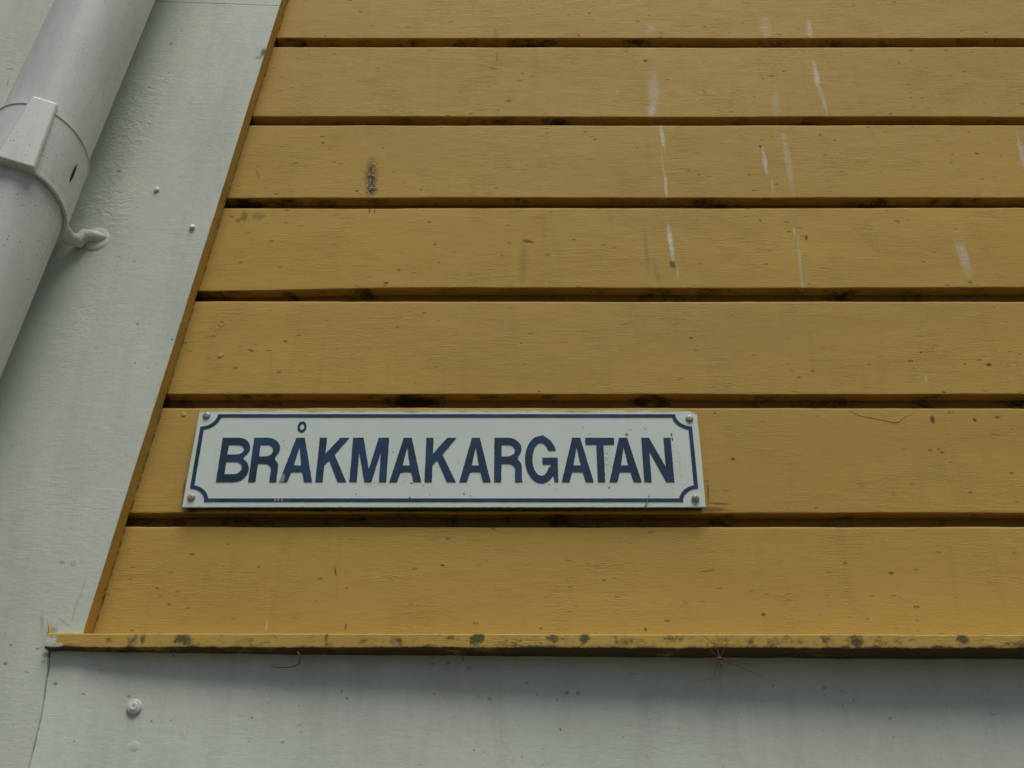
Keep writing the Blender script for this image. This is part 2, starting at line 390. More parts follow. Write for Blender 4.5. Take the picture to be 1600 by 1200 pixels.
def enamel(name):
    n = NT(name)
    big = n.noise(n.pos, 9, 3)
    col = n.mix(n.mr(big, .35, .65), rgb(.67, .775, .705), rgb(.715, .815, .74))
    wob = n.math('MULTIPLY', n.math('SUBTRACT', n.noise(n.pos, 300, 4, .7), .5), 1.2)
    sgr = n.mr(n.noise(n.pos, 500, 3, .7), .46, .62)
    st = n.spots([(948, 720, 10, 40, 0, .75), (632, 745, 8, 16, 0, .6), (585, 757, 20, 10, 0, .4), (1052, 730, 5, 50, 0, .35), (1063, 730, 4, 40, -8, .5), (716, 722, 3, 6, 0, .8), (335, 735, 5, 50, 4, .3)], SIGN_Y, 0.0, .9)
    col = n.mix(n.math('MULTIPLY', n.math('MULTIPLY', st, sgr), .75), col, rgb(.10, .08, .05))
    s1, _ = n.specks(n.pos, 130, .05, .14, .88)
    s2, _ = n.specks(n.pos, 330, .08, .2, .9)
    col = n.mix(n.math('MULTIPLY', n.math('MAXIMUM', n.math('MULTIPLY', s1, .7), n.math('MULTIPLY', s2, .4)), n.mr(n.noise(n.pos, 20, 2), .42, .6)), col, rgb(.10, .08, .05))
    bk = n.spots([(1049, 679, 1.6, 3, 0, .95), (1050.5, 686, 1.6, 4, 0, .95), (979, 679, 3, 3, 0, .8), (985, 672, 3, 2, 0, .3), (643, 755, 3, 2, 25, .8), (627, 738, 2, 2, 0, .9), (640, 778, 2, 2, 0, .9), (725, 772, 1.8, 1.8, 0, .9), (735, 775, 1.5, 1.5, 0, .8), (848, 681, 2.4, 1.6, 0, .9),
                  (952, 762, 2.4, 2.4, 0, .7), (614, 706, 1.8, 1.8, 0, .5), (443, 689, 2, 2, 0, .4), (858, 757, 2, 2, 0, .5), (1008, 670, 2, 2, 0, .4), (971, 700, 1.5, 1.5, 0, .4), (448, 700, 2, 1.5, 0, .3)], SIGN_Y, n.math('MULTIPLY', wob, .5), .5)
    col = n.mix(bk, col, rgb(.03, .03, .025))
    # the wall paint has been brushed over the upper edge of the plate
    sx = n.new('ShaderNodeSeparateXYZ'); n.t.links.new(n.pos, sx.inputs[0])
    zt = zz(641.5, SIGN_Y)
    lip = n.math('ADD', sx.outputs[2], n.math('MULTIPLY', n.math('SUBTRACT', n.noise(n.scale((1, 0, 0)), 22, 4, .6), .5), .011))
    col = n.mix(n.mr(lip, zt - .0016, zt - .0008, 0, .92), col, rgb(.48, .36, .16))
    cr = n.spots([(1090, 643, 12, 6, 12, .9)], SIGN_Y, n.math('MULTIPLY', wob, .3), .2)
    col = n.mix(cr, col, rgb(.46, .34, .15))
    # grey line of dirt along the lower edge
    zb = zz(793, SIGN_Y)
    col = n.mix(n.mr(n.math('ADD', sx.outputs[2], n.math('MULTIPLY', n.noise(n.pos, 200, 3), .002)), zb + .0022, zb + .001, 0, .7), col, rgb(.12, .09, .05))
    n.put(n.b.inputs['Base Color'], col)
    n.b.inputs['Roughness'].default_value = .34
    h = n.noise(n.pos, 60, 3)
    n.put(n.b.inputs['Normal'], n.bump(h, .0003, .6))
    return n.m

def blue_enamel(name):
    n = NT(name)
    a = n.noise(n.pos, 45, 4, .7)
    col = n.mix(n.mr(a, .38, .62), rgb(.016, .038, .072), rgb(.020, .062, .155))
    b = n.noise(n.pos, 260, 4, .7)
    col = n.mix(n.mr(b, .62, .72, 0, .5), col, rgb(.02, .022, .022))
    w = n.spots([(440, 748, 6, 9, 20, .6), (435, 781, 1.2, 4, 0, .9), (430, 781, 1.2, 4, 0, .9), (441, 781, 1.0, 4, 0, .9)], SIGN_Y, 0.0, .4)
    col = n.mix(w, col, rgb(.45, .5, .5))
    n.put(n.b.inputs['Base Color'], col)
    n.b.inputs['Roughness'].default_value = .6
    n.b.inputs['Specular IOR Level'].default_value = .25
    return n.m

def plain(name, c, rough=.6, bump=0.0, scale=200, metal=0.0, c2=None, vs=60):
    n = NT(name)
    f = n.noise(n.pos, vs, 4, .65)
    n.put(n.b.inputs['Base Color'], n.mix(n.mr(f, .35, .65), rgb(*c), rgb(*(c2 or [q * .7 for q in c]))))
    n.b.inputs['Roughness'].default_value = rough
    n.b.inputs['Metallic'].default_value = metal
    if bump: n.put(n.b.inputs['Normal'], n.bump(n.noise(n.pos, scale, 4), bump, .8))
    return n.m

M_LEDGE = yellow_paint("weathered_ledge_paint", 'ledge')
M_EDGE = yellow_paint("yellow_edge_paint", 'edge')
M_BOARD = white_paint("white_board_paint", 'board')
M_SKIRT = white_paint("white_skirting_paint", 'skirt')
M_WHITE = white_paint("white_detail_paint", 'detail')
M_PIPE = white_paint("pipe_paint", 'pipe')
M_PLATE = enamel("white_enamel")
M_BLUE = blue_enamel("blue_enamel_paint")
M_SCREW = plain("screw_steel", (.48, .45, .43), .5, .0003, 400, .25, (.36, .33, .31), 220)
M_NAIL = plain("nail_head_paint", (.74, .77, .73), .5, .0003, 300, 0, (.64, .67, .63), 200)
M_DARK = plain("dark_gap", (.03, .026, .018), .9)
M_TWIG = plain("dry_twig_bark", (.17, .085, .05), .8)
M_GRASS = plain("dry_grass_blade", (.22, .26, .06), .7)
M_ASPH = plain("asphalt", (.095, .082, .06), .9, .003, 90, 0, (.07, .06, .045), 8)
M_PLASTER = plain("pale_side_plaster", (.55, .58, .54), .8, .001, 60)

# ------------------------------------------------------------------ ground
g = mesh_from([(-600, -600, 0), (600, -600, 0), (600, 600, 0), (-600, 600, 0)], [(0, 1, 2, 3)])
ground = obj('ground', g, M_ASPH); ground['kind'] = 'structure'

# ------------------------------------------------------------------ the house wall
house = root('wooden_house', (0, 0, 0), 'yellow painted clapboard house with white corner board, yellow drip ledge and white skirting', 'house')

TOPS = [59, 182, 308.8, 449, 615.4, 800.8]
BOTS = [73.6, 195.6, 324.8, 471, 637.4, 822.8]
joints = [(zz(b), zz(t)) for t, b in zip(TOPS, BOTS)][::-1]       # (top of lower board, bottom of upper board), rising
z = joints[-1]
for k in range(1, 13):
    joints.append((z[0] + .139 * k, z[1] + .139 * k))
ZBASE = zz(989, -.03) - .012
GD = .0165
def xs_list(x0, x1):
    out = []; x = x0
    while x < x1:
        out.append(x)
        x += .003 if -.72 < x < .72 else .02
    out.append(x1)
    return out

def siding():
    prof = [(0.0, ZBASE, -1)]        # y, z, id of the board edge that it follows
    nseg = 5
    zprev = ZBASE
    for j, (zt, zb) in enumerate(joints):
        for k in [.022] + [q / nseg for q in range(1, nseg)] + [.975]:
            prof.append((0.0, zprev + (zt - zprev) * k, -1))
        prof += [(0.0, zt - .0012, 2 * j), (.0004, zt - .0004, 2 * j), (.0013, zt, 2 * j), (GD, zt + .0006, 2 * j)]
        prof += [(GD, zb - .0006, 2 * j + 1), (.0030, zb - .0001, 2 * j + 1), (.0007, zb, 2 * j + 1), (.0001, zb + .0004, 2 * j + 1), (0.0, zb + .0011, 2 * j + 1)]
        zprev = zb
    prof.append((0.0, zprev + .12, -1))
    xs = xs_list(-1.3, 3.0)
    # the fourth joint sags at its left end, as the board there has dropped
    sagx0, sagx1 = at(330, 452).x, at(640, 452).x
    verts, faces = [], []
    nx = len(xs)
    bz = [p[1] for p in prof]
    for (y, zv, e) in prof:
        board = sum(1 for a, b in joints if zv > (a + b) / 2)
        for x in xs:
            dz = 0
            if e >= 0:
                dz = .0011 * n1(x, 2.6, e + 1) + .0006 * n1(x, 14, e + 31) + .00030 * n1(x, 60, e + 57)
                if e == 5:
                    t = min(1, max(0, (sagx1 - x) / (sagx1 - sagx0)))
                    dz -= .0042 * t * t * (3 - 2 * t)
            dy = .0006 * n1(x, 1.7, board + 101) + .00035 * noise.noise(Vector((x * 9, zv * 22, 4.4)))
            verts.append((x, y + dy * (1 if y < .005 else 0), zv + dz))
    for i in range(len(prof) - 1):
        for k in range(nx - 1):
            a = i * nx + k
            faces.append((a, a + 1, a + 1 + nx, a + nx))
    return mesh_from(verts, faces)
# one paint material per board (each carries only the marks of its own board)
me = siding()
cuts = [-9] + [a for a, b in joints[:6]] + [9]
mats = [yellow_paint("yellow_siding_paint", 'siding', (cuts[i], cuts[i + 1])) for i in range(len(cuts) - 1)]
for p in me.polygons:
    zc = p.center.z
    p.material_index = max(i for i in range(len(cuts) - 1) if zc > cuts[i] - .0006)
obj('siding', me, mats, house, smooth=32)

# solid wall behind the boards
def box(x0, x1, y0, y1, z0, z1):
    return prism([(x0, z0), (x1, z0), (x1, z1), (x0, z1)], y0, y1)
obj('wall_core', box(-.86, 2.99, .035, .30, .02, joints[-1][1] + .1), M_PLASTER, house)
obj('side_wall', box(-.90, -.865, -.012, 3.0, .01, joints[-1][1] + .11), M_PLASTER, house)

# white corner board, its right edge leaning; edge painted yellow
CBY = -.0205
CBX0 = -.92
edge_pts = []
e0 = at(130, 990, CBY); e1 = at(440, 0, CBY)
slope = (e1.x - e0.x) / (e1.z - e0.z)
zj_edge = zz(9, CBY)
def edge_x(zv):
    return e0.x + slope * (zv - e0.z) + .0005 * n1(zv, 8, 77) + .00035 * n1(zv, 45, 78)
zlow = zz(1006, CBY)
crack = [(77, 1006), (76, 1030), (70, 1070), (66, 1100), (60, 1130), (52, 1165), (44, 1200), (30, 1260), (0, 1400)]
cr = [at(a, b, CBY) for a, b in crack]
def crx(zv):
    for p, q in zip(cr, cr[1:]):
        if q.z <= zv <= p.z:
            t = (p.z - zv) / (p.z - q.z)
            return p.x + (q.x - p.x) * t
    return cr[-1].x if zv < cr[-1].z else cr[0].x
lower = []
zv = 0.02
while zv < zlow:
    lower.append((crx(zv) - .0002 - .0008 * n1(zv, 40, 5), zv)); zv += .012 if zv > 1.3 else .1
lower.append((crx(zlow) - .001, zlow))
upper = []
zv = zlow
while zv < zj_edge - .001:
    upper.append((edge_x(zv), zv)); zv += .008
upper.append((edge_x(zj_edge) - .0004, zj_edge))
zj_left = zz(-14, CBY)
outline = [(CBX0, .02)] + lower + upper + [(CBX0, zj_left)]
cb = prism(outline, CBY, .0)
def paint_edges(me, slot=1):
    for p in me.polygons:
        if p.normal.x > .7 and p.center.z > zlow: p.material_index = slot
paint_edges(cb)
cbo = obj('corner_board', cb, [M_BOARD, M_EDGE], house)
bevel(cbo, .0011, 2)
ztop = joints[-1][1] + .11
up2 = []
zv = zj_edge + .0014
while zv < ztop:
    up2.append((edge_x(zv) - .0006, zv)); zv += .02
up2.append((edge_x(ztop), ztop))
cb2 = prism([(CBX0, zj_left + .0014)] + up2 + [(CBX0, ztop)], CBY + .0012, .0)
paint_edges(cb2)
bevel(obj('corner_board', cb2, [M_BOARD, M_EDGE], house), .0011, 2)

# yellow drip ledge over the skirting
LY = -.030
lz0l, lz0r = zz(989.3, LY), zz(991.5, LY)
lz1l, lz1r = zz(1012.5, LY), zz(1015, LY)
xl, xr = at(72, 1000, LY).x, at(1600, 1000, LY).x
def ledge():
    verts, faces = [], []
    xs = [xl + .0] + [x for x in xs_list(xl + .003, 3.0)]
    rows = 8
    for i, x in enumerate(xs):
        t = (x - xl) / (xr - xl)
        t = min(t, 1.3)
        zt = lz0l + (lz0r - lz0l) * t + .0005 * n1(x, 5, 201) + .0003 * n1(x, 50, 202)
        zb = lz1l + (lz1r - lz1l) * t + .0007 * n1(x, 5, 203) + .0006 * n1(x, 45, 204)
        dy = .0004 * n1(x, 6, 205)
        back = .03
        ys = LY + dy
        verts += [(x, back, zt + .012), (x, ys + .002, zt + .0004), (x, ys + .0006, zt), (x, ys, zt - .0012),
                  (x, ys - .0001, (zt + zb) / 2), (x, ys, zb + .0012), (x, ys + .0005, zb + .0003), (x, ys + .0015, zb), (x, back, zb)]
    m = 9
    for i in range(len(xs) - 1):
        for k in range(m - 1):
            a = i * m + k
            faces.append((a, a + 1, a + m + 1, a + m))
    faces.append(tuple(range(m - 1, -1, -1)))
    return mesh_from(verts, faces)
lo = obj('drip_ledge', ledge(), M_LEDGE, house, smooth=25)

# torn sliver of wood standing on the ledge end
def sliver(pts, w, th, mat, name, parent, Y):
    vs = []
    P = [at(a, b, Y) for a, b in pts]
    for i, p in enumerate(P):
        ww = w * (1 - i / (len(P) - .9))
        vs += [p + Vector((-ww, 0, 0)), p + Vector((0, -th, 0)), p + Vector((ww, 0, 0))]
    fs = []
    for i in range(len(P) - 1):
        for k in range(3):
            a = i * 3 + k; b = i * 3 + (k + 1) % 3
            fs.append((a, b, b + 3, a + 3))
    return obj(name, mesh_from(vs, fs), mat, parent)
sliver([(77, 992), (77.5, 984), (76, 976), (74.5, 968)], .0024, .0016, M_EDGE, 'splinter', house, -.026)

# white skirting: nearly flush at the corner, set back farther to the right
SKL, SKR = -.0185, .009
sx0 = at(75, 1020, SKL).x; sx1 = at(1600, 1100, SKR).x
def sky_y(x):
    t = min(1.15, (x - sx0) / (sx1 - sx0)) - .035
    return SKL + (SKR - SKL) * max(0, t) ** .55
def skirting():
    zt = lz1l - .0005
    zt += .004
    zs = [zt, zt - .02]
    zv = zt - .03
    while zv > 1.35: zs.append(zv); zv -= .012
    zs += [1.1, .6, .02]
    verts, faces = [], []
    cols = None
    for zv in zs:
        x0 = crx(zv) + .0001 + .0012 * n1(zv, 50, 9) + .0008 * n1(zv, 160, 19)
        xs = [x0, x0, x0 + .0012] + [x0 + (3.0 - x0) * (k / 120) ** 1.6 for k in range(1, 121)]
        cols = len(xs)
        for i, x in enumerate(xs):
            y = sky_y(x) + .0005 * noise.noise(Vector((x * 5, zv * 9, 3)))
            if i == 0: y = .02
            if i == 1: y += .0009
            verts.append((x, y, zv))
    for i in range(len(zs) - 1):
        for k in range(cols - 1):
            a = i * cols + k
            faces.append((a, a + cols, a + cols + 1, a + 1))
    return mesh_from(verts, faces)
obj('skirting_board', skirting(), M_SKIRT, house, smooth=50)

# nails in the corner board, plugs in the skirting, nails under the yellow paint
def nail(px, py, Y, r, h, mat, name='nail', tilt=(0, 0)):
    c = at(px, py, Y)
    ax = Vector((tilt[0], -1, tilt[1]))
    prof = [(r * .75, -.002), (r * .8, h * .35), (r, h * .5), (r * .97, h * .85), (r * .8, h)]
    return obj(name, lathe_mesh(c, ax, prof, 20), mat, house, smooth=45)
nail(245, 296.5, CBY, .0033, .0026, M_NAIL, tilt=(.12, .05))
nail(300.5, 356, CBY, .0033, .0034, M_NAIL, tilt=(.1, .25))
c = at(210, 1105, sky_y(at(210, 1105, -.015).x))
prof = [(.0068, -.002), (.0070, .0022), (.0066, .0034), (.0052, .0042), (.0048, .0038), (.0042, .0052), (.0026, .0056), (.0012, .0050), (.0007, .0030)]
prof = [(a, b * .7) for a, b in prof]
obj('screw_plug', lathe_mesh(c, (.04, -1, .10), prof, 28), M_NAIL, house, smooth=50)
c = at(208, 1166, sky_y(at(208, 1166, -.015).x))
obj('nail', lathe_mesh(c, (0, -1, 0), [(.0062, -.0005), (.0052, 0), (.0038, .0003), (.002, .0004)], 24), M_SKIRT, house, smooth=80)
c = at(116, 880, CBY)
obj('nail', lathe_mesh(c, (0, -1, 0), [(.0062, -.0004), (.0048, -.0001), (.0036, .0001), (.002, .00015)], 24), M_BOARD, house, smooth=80)
c = at(346, 505, 0)
obj('nail', lathe_mesh(c, (0, -1, 0), [(.0044, -.001), (.0038, .0006), (.0030, .0006), (.0022, .0001), (.001, 0)], 20), M_EDGE, house, smooth=50)
for a, b in ((344, 556), (287, 648)):
    obj('nail', lathe_mesh(at(a, b, 0), (0, -1, 0), [(.0036, -.001), (.0030, .0004), (.0018, .0007)], 16), M_EDGE, house, smooth=80)

# blistered edge of split paint on the board right of the sign
crpts = [(1325, 641), (1345, 650), (1375, 655), (1397, 660), (1402, 660), (1412, 652), (1428, 645), (1436, 640)]
P = [at(a, b, -.0001) for a, b in crpts]
obj('paint_blister', tube_mesh(P, [.0001, .0003, .0004, .0005, .0005, .0004, .0003, .0001], 8), M_EDGE, house, smooth=80)

# ------------------------------------------------------------------ downpipe
axis = Vector((LEAN, 0, 1)).normalized()
def perp(v): return v - axis * v.dot(axis)
dl = perp(ray(85, 0)).normalized(); dr = perp(ray(243, 0)).normalized()
half = dl.angle(dr) / 2
bis = (dl + dr).normalized()
# radius that leaves the pipe 14 mm clear of the corner board
def centre(r): return CAMP + bis * (r / math.sin(half))
lo_r, hi_r = .01, .08
for _ in range(60):
    mid = (lo_r + hi_r) / 2
    if centre(mid).y + mid < CBY - .012: lo_r = mid
    else: hi_r = mid
PR = lo_r
C0 = centre(PR)
print("pipe radius", PR, "centre", C0)
def axpt(zv): return C0 + axis * ((zv - C0.z) / axis.z)
# the clamp sits where the ray through its middle meets the front of the pipe
r_ = ray(47, 256)
# solve nearest point on axis
w0 = CAMP - C0
a_, b_, c_ = 1.0, axis.dot(r_), r_.dot(r_)
d_, e_ = axis.dot(w0), r_.dot(w0)
s_ax = (c_ * d_ - b_ * e_) / (a_ * c_ - b_ * b_)
KC = C0 + axis * s_ax
pipe = root('downpipe', (axpt(.1).x, axpt(.1).y, .1), 'round white painted metal downpipe clamped to the white corner board', 'downpipe')
n_ = 128
pm = tube_mesh([axpt(.1), axpt(KC.z - .02), axpt(KC.z - .0199), axpt(3.6)], [PR, PR, PR, PR], n_)
obj('pipe', pm, M_PIPE, pipe, smooth=60)

# local frame round the pipe
OUT = perp(Vector((0, -1, 0))).normalized()
SIDE = axis.cross(OUT).normalized()
if SIDE.x < 0: SIDE = -SIDE
TILT = .30
def cyl(ang, r, h):
    """ang from the street side towards the right, degrees; h along the axis from the clamp centre"""
    a = math.radians(ang)
    return KC + OUT * (math.cos(a) * r) + SIDE * (math.sin(a) * r) + axis * (h - TILT * r * (1 - math.cos(a)))
BH = .043
def band():
    prof = [(PR + .0006, -BH), (PR + .0050, -BH), (PR + .0056, -BH + .0012), (PR + .0052, -BH + .0035)] + [(PR + .0052 - .0015 * k / 12, -BH + .0035 + (2 * BH - .007) * k / 12) for k in range(1, 13)] + [(PR + .0048, BH - .0022), (PR + .0048, BH - .0008), (PR + .0036, BH), (PR + .0002, BH)]
    verts, faces = [], []
    for k in range(n_):
        for r, h in prof: verts.append(cyl(360 * k / n_, r, h))
    m = len(prof)
    for k in range(n_):
        k2 = (k + 1) % n_
        for i in range(m - 1):
            faces.append((k * m + i, k2 * m + i, k2 * m + i + 1, k * m + i + 1))
    return mesh_from(verts, faces)
bnd = obj('clamp_band', band(), M_PIPE, pipe, smooth=40)
# hinge slot in the band
slot_v, slot_f = [], []
ns = 12
for i in range(ns + 1):
    t = i / ns
    h = .012 - .026 * t
    w = 1.5 * math.sin(math.pi * t) + .15
    a0 = 80
    slot_v += [cyl(a0 - w, PR + .0053, h), cyl(a0 + w, PR + .0053, h), cyl(a0 + w, PR + .0030, h), cyl(a0 - w, PR + .0030, h)]
for i in range(ns):
    for k in range(4):
        a = i * 4 + k; b = i * 4 + (k + 1) % 4
        slot_f.append((a, b, b + 4, a + 4))
so = bpy.data.objects.new('clamp_slot', mesh_from(slot_v, slot_f)); so.data.materials.append(M_DARK); link(so, pipe)

# locking wedge on the front of the clamp
def wedge(A0, H0, H1):
    vs = []
    Rin, = (PR + .0025,)
    mid = OUT * math.cos(math.radians(A0)) + SIDE * math.sin(math.radians(A0))
    tan = SIDE * math.cos(math.radians(A0)) - OUT * math.sin(math.radians(A0))
    prof = [(H0, .0205, .0112), (H0 + .002, .0205, .0118), (H1 - .002, .0145, .0072), (H1, .0140, .0064)]
    for h, w, t in prof:
        b = KC + axis * h
        ring = [(-w, -.004), (-w, t - .002), (-w + .002, t), (w - .002, t), (w, t - .002), (w, -.004)]
        for a, r in ring: vs.append(b + tan * a + mid * (Rin + r - .002))
    m = 6; fs = []
    for i in range(len(prof) - 1):
        for k in range(m):
            a = i * m + k; c2 = i * m + (k + 1) % m
            fs.append((a, c2, c2 + m, a + m))
    fs.append(tuple(range(m - 1, -1, -1))); fs.append(tuple(range((len(prof) - 1) * m, len(prof) * m)))
    return mesh_from(vs, fs)
WA = 20
bevel(obj('locking_wedge', wedge(WA, -.047, .050), M_PIPE, pipe), .0007, 2)
# rivet-like spike from the clamp into the board, thick with paint
pb = cyl(128, PR + .001, -.034)
w1 = at(146, 372, CBY)
w0 = Vector((pb.x, CBY - .008, pb.z - .004))
pts = [pb, w0.lerp(pb, .3), w0.lerp(w1, .45) + Vector((0, -.004, -.004)), w1 + Vector((-.008, -.006, -.001)), w1 + Vector((.004, -.002, 0)), w1 + Vector((.013, .003, 0))]
obj('wall_spike', tube_mesh(pts, [.007, .0085, .0088, .0085, .0078, .005], 20), M_BOARD, pipe, smooth=80)
obj('spike_collar', lathe_mesh(w1 + Vector((.005, 0, -.0005)), (0.1, -1, .05), [(.0185, -.0006), (.0165, .0006), (.014, .0016), (.011, .0018), (.005, .0020)], 24), M_BOARD, pipe, smooth=80)

# ------------------------------------------------------------------ street sign
SY = SIGN_Y
s_tl, s_tr = at(312, 641, SY), at(1089, 641.5, SY)
s_bl, s_br = at(284, 793, SY), at(1103, 793, SY)
L = (s_tl.x + s_bl.x) / 2; R = (s_tr.x + s_br.x) / 2; T = s_tl.z; B = s_bl.z
print("sign", L, R, T, B, s_tl.x, s_bl.x, s_tr.x, s_br.x)
sign = root('street_sign', ((L + R) / 2, 0, B), 'white enamel street name sign reading BRÅKMAKARGATAN in blue, on the yellow siding', 'street sign')
def plate():
    nx, nz = 90, 16
    vs, fs = [], []
    def row(y, inset=0.0):
        for j in range(nz + 1):
            tz = j / nz
            for i in range(nx + 1):
                tx = i / nx
                x = (s_bl.x + (s_tl.x - s_bl.x) * tz) * (1 - tx) + (s_br.x + (s_tr.x - s_br.x) * tz) * tx
                z = B + (T - B) * tz
                z += .0005 * n1(x, 12, 300) * tz + .0002 * n1(x, 50, 301)
                c = max(0, (tx - .955) / .045) * tz
                z -= .0022 * c * c
                x += .0006 * n1(z, 30, 302) * (1 if tx > .99 else 0)
                yb = y
                vs.append((x, yb, z))
    row(SY); row(SY + .0022)
    N = (nx + 1) * (nz + 1)
    for j in range(nz):
        for i in range(nx):
            a = j * (nx + 1) + i
            fs.append((a, a + 1, a + nx + 2, a + nx + 1)); fs.append((N + a, N + a + nx + 1, N + a + nx + 2, N + a + 1))
    for i in range(nx):
        fs.append((i, N + i, N + i + 1, i + 1))
        a = nz * (nx + 1) + i
        fs.append((a, a + 1, N + a + 1, N + a))
    for j in range(nz):
        a = j * (nx + 1)
        fs.append((a, a + nx + 1, N + a + nx + 1, N + a))
        a = j * (nx + 1) + nx
        fs.append((a, N + a, N + a + nx + 1, a + nx + 1))
    return mesh_from(vs, fs)
po = obj('plate', plate(), M_PLATE, sign, smooth=40)
bevel(po, .0005, 2, 60)
# dark mossy spacer, added to deepen the shadow strip below the plate
obj('shade_backing', box(L + .003, R - .003, SY + .0024, .0005, B + .0015, B + .02), M_DARK, sign)

def fill2d(loops, y, name, mat, parent, th=.00022):
    cu = bpy.data.curves.new(name, 'CURVE'); cu.dimensions = '2D'; cu.fill_mode = 'BOTH'; cu.extrude = th
    for lp in loops:
        s = cu.splines.new('POLY'); s.points.add(len(lp) - 1)
        for p, (a, b) in zip(s.points, lp): p.co = (a, b, 0, 1)
        s.use_cyclic_u = True
    t = bpy.data.objects.new('tmp', cu); sc.collection.objects.link(t)
    bpy.context.view_layer.update()
    me = bpy.data.meshes.new_from_object(t.evaluated_get(bpy.context.evaluated_depsgraph_get()))
    bpy.data.objects.remove(t); bpy.data.curves.remove(cu)
    me.transform(Matrix(((1, 0, 0, 0), (0, 0, -1, y), (0, 1, 0, 0), (0, 0, 0, 1))))
    return obj(name, me, mat, parent)

def arc(cx, cz, rx, rz, a0, a1, n=14):
    return [(cx + rx * math.cos(math.radians(a0 + (a1 - a0) * i / n)), cz + rz * math.sin(math.radians(a0 + (a1 - a0) * i / n))) for i in range(n + 1)]

INK = SY - .0004
# border with hollow corners
bl = (at(313, 664, INK).x + at(297, 765, INK).x) / 2; br = (at(1081.8, 664, INK).x + at(1090.5, 765, INK).x) / 2
bt, bb = zz(647.2, INK), zz(783.8, INK)
lx = (at(319.2, 664, INK).x - at(313.2, 664, INK).x); lz = zz(647.5, INK) - zz(652.1, INK)
RX, RZ = .0170, .0150
def border(inner):
    w = lx if inner else 0; v = lz if inner else 0
    x0, x1, z0, z1 = bl + w, br - w, bb + v, bt - v
    rx, rz = RX + w, RZ + v
    ax = math.degrees(math.asin(v / rz)) if inner else 0
    az = math.degrees(math.asin(w / rx)) if inner else 0
    pts = []
    pts += arc(br, bt, rx, rz, 270 - az, 180 + ax)          # top right, from the right side to the top
    pts += arc(bl, bt, rx, rz, 360 - ax, 270 + az)
    pts += arc(bl, bb, rx, rz, 90 - az, 0 + ax)
    pts += arc(br, bb, rx, rz, 180 - ax, 90 + az)
    return [(a + .00016 * n1(a * 3 + b * 5, 60, 400 + w * 1000), b + .00016 * n1(a, 90, 401 + v * 1000)) for a, b in pts]
def dens(lp, step=.004):
    out = []
    for p, q in zip(lp, lp[1:] + lp[:1]):
        d = math.hypot(q[0] - p[0], q[1] - p[1]); k = max(1, int(d / step))
        for i in range(k): out.append((p[0] + (q[0] - p[0]) * i / k, p[1] + (q[1] - p[1]) * i / k))
    return out
def rough(lp, a, seed):
    return [(x + a * noise.noise(Vector((x * 420, z * 420, seed))), z + a * noise.noise(Vector((x * 420, z * 420, seed + 9)))) for x, z in lp]
fill2d([rough(dens(border(False)), .00022, 1), rough(dens(border(True)), .00022, 2)], INK, 'border_line', M_BLUE, sign)

base, cap = zz(753, INK), zz(684, INK)
H = cap - base
SW = (at(348.7, 753, INK).x - at(337.3, 753, INK).x) / H
print("cap height", H, "stem", SW)
def L_B(w):
    o = [(0, 0)] + arc(w - .29, .275, .29, .275, -90, 62) + arc(w - .30, .76, .265, .24, -48, 90) + [(0, 1)]
    h1 = [(SW, .615)] + arc(w - .30, .726, .145, .111, -90, 90) + [(SW, .837)]
    h2 = [(SW, .172)] + arc(w - .29, .312, .142, .140, -90, 90) + [(SW, .452)]
    return [o, h1, h2]
def L_R(w):
    o = [(0, 0), (SW, 0), (SW, .41), (w - .36, .41)] + arc(w - .31, .27, .165, .14, 90, 0)[1:] + [(w - SW - .004, .1), (w - SW + .002, 0), (w, 0), (w - .012, .1), (w - .008, .30)] + arc(w - .16, .33, .152, .18, 8, 60) + arc(w - .30, .745, .285, .255, -44, 90) + [(0, 1)]
    h = [(SW, .572)] + arc(w - .30, .706, .148, .134, -90, 90) + [(SW, .84)]
    return [o, h]
def L_A(w):
    s = .245 * w
    o = [(0, 0), (s, 0), (.335 * w, .222), (.665 * w, .222), (w - s, 0), (w, 0), (.63 * w, 1), (.37 * w, 1)]
    h = [(.385 * w, .368), (.50 * w, .795), (.615 * w, .368)]
    return [o, h]
def L_K(w):
    return [[(0, 0), (SW, 0), (SW, .38), (.385 * w, .485), (.72 * w, 0), (1.0 * w, 0), (.54 * w, .615), (.97 * w, 1), (.68 * w, 1), (SW, .635), (SW, 1), (0, 1)]]
def L_M(w):
    s = .20 * w
    return [[(0, 0), (s, 0), (s, .68), (.405 * w, 0), (.595 * w, 0), (w - s, .68), (w - s, 0), (w, 0), (w, 1), (.71 * w, 1), (.50 * w, .285), (.29 * w, 1), (0, 1)]]
def L_T(w):
    return [[(w / 2 - SW / 2, 0), (w / 2 + SW / 2, 0), (w / 2 + SW / 2, .845), (w, .845), (w, 1), (0, 1), (0, .845), (w / 2 - SW / 2, .845)]]
def L_N(w):
    return [[(0, 0), (SW, 0), (SW, .69), (.735 * w, 0), (w, 0), (w, 1), (w - SW, 1), (w - SW, .33), (.265 * w, 1), (0, 1)]]
def L_G(w):
    cx, cy, rx, ry = .49 * w, .51, .49 * w, .535
    ix, iy = rx - SW * 1.02, ry - .16
    o = arc(cx, cy, rx, ry, 22, 318, 40) + [(.865 * w, .10), (.885 * w, 0), (w, 0), (w, .545), (.53 * w, .545), (.53 * w, .395), (w - SW * .98, .395), (w - SW * 1.0, .34)]
    o += arc(cx, cy, ix, iy, 332, 32, 34)
    return [o]
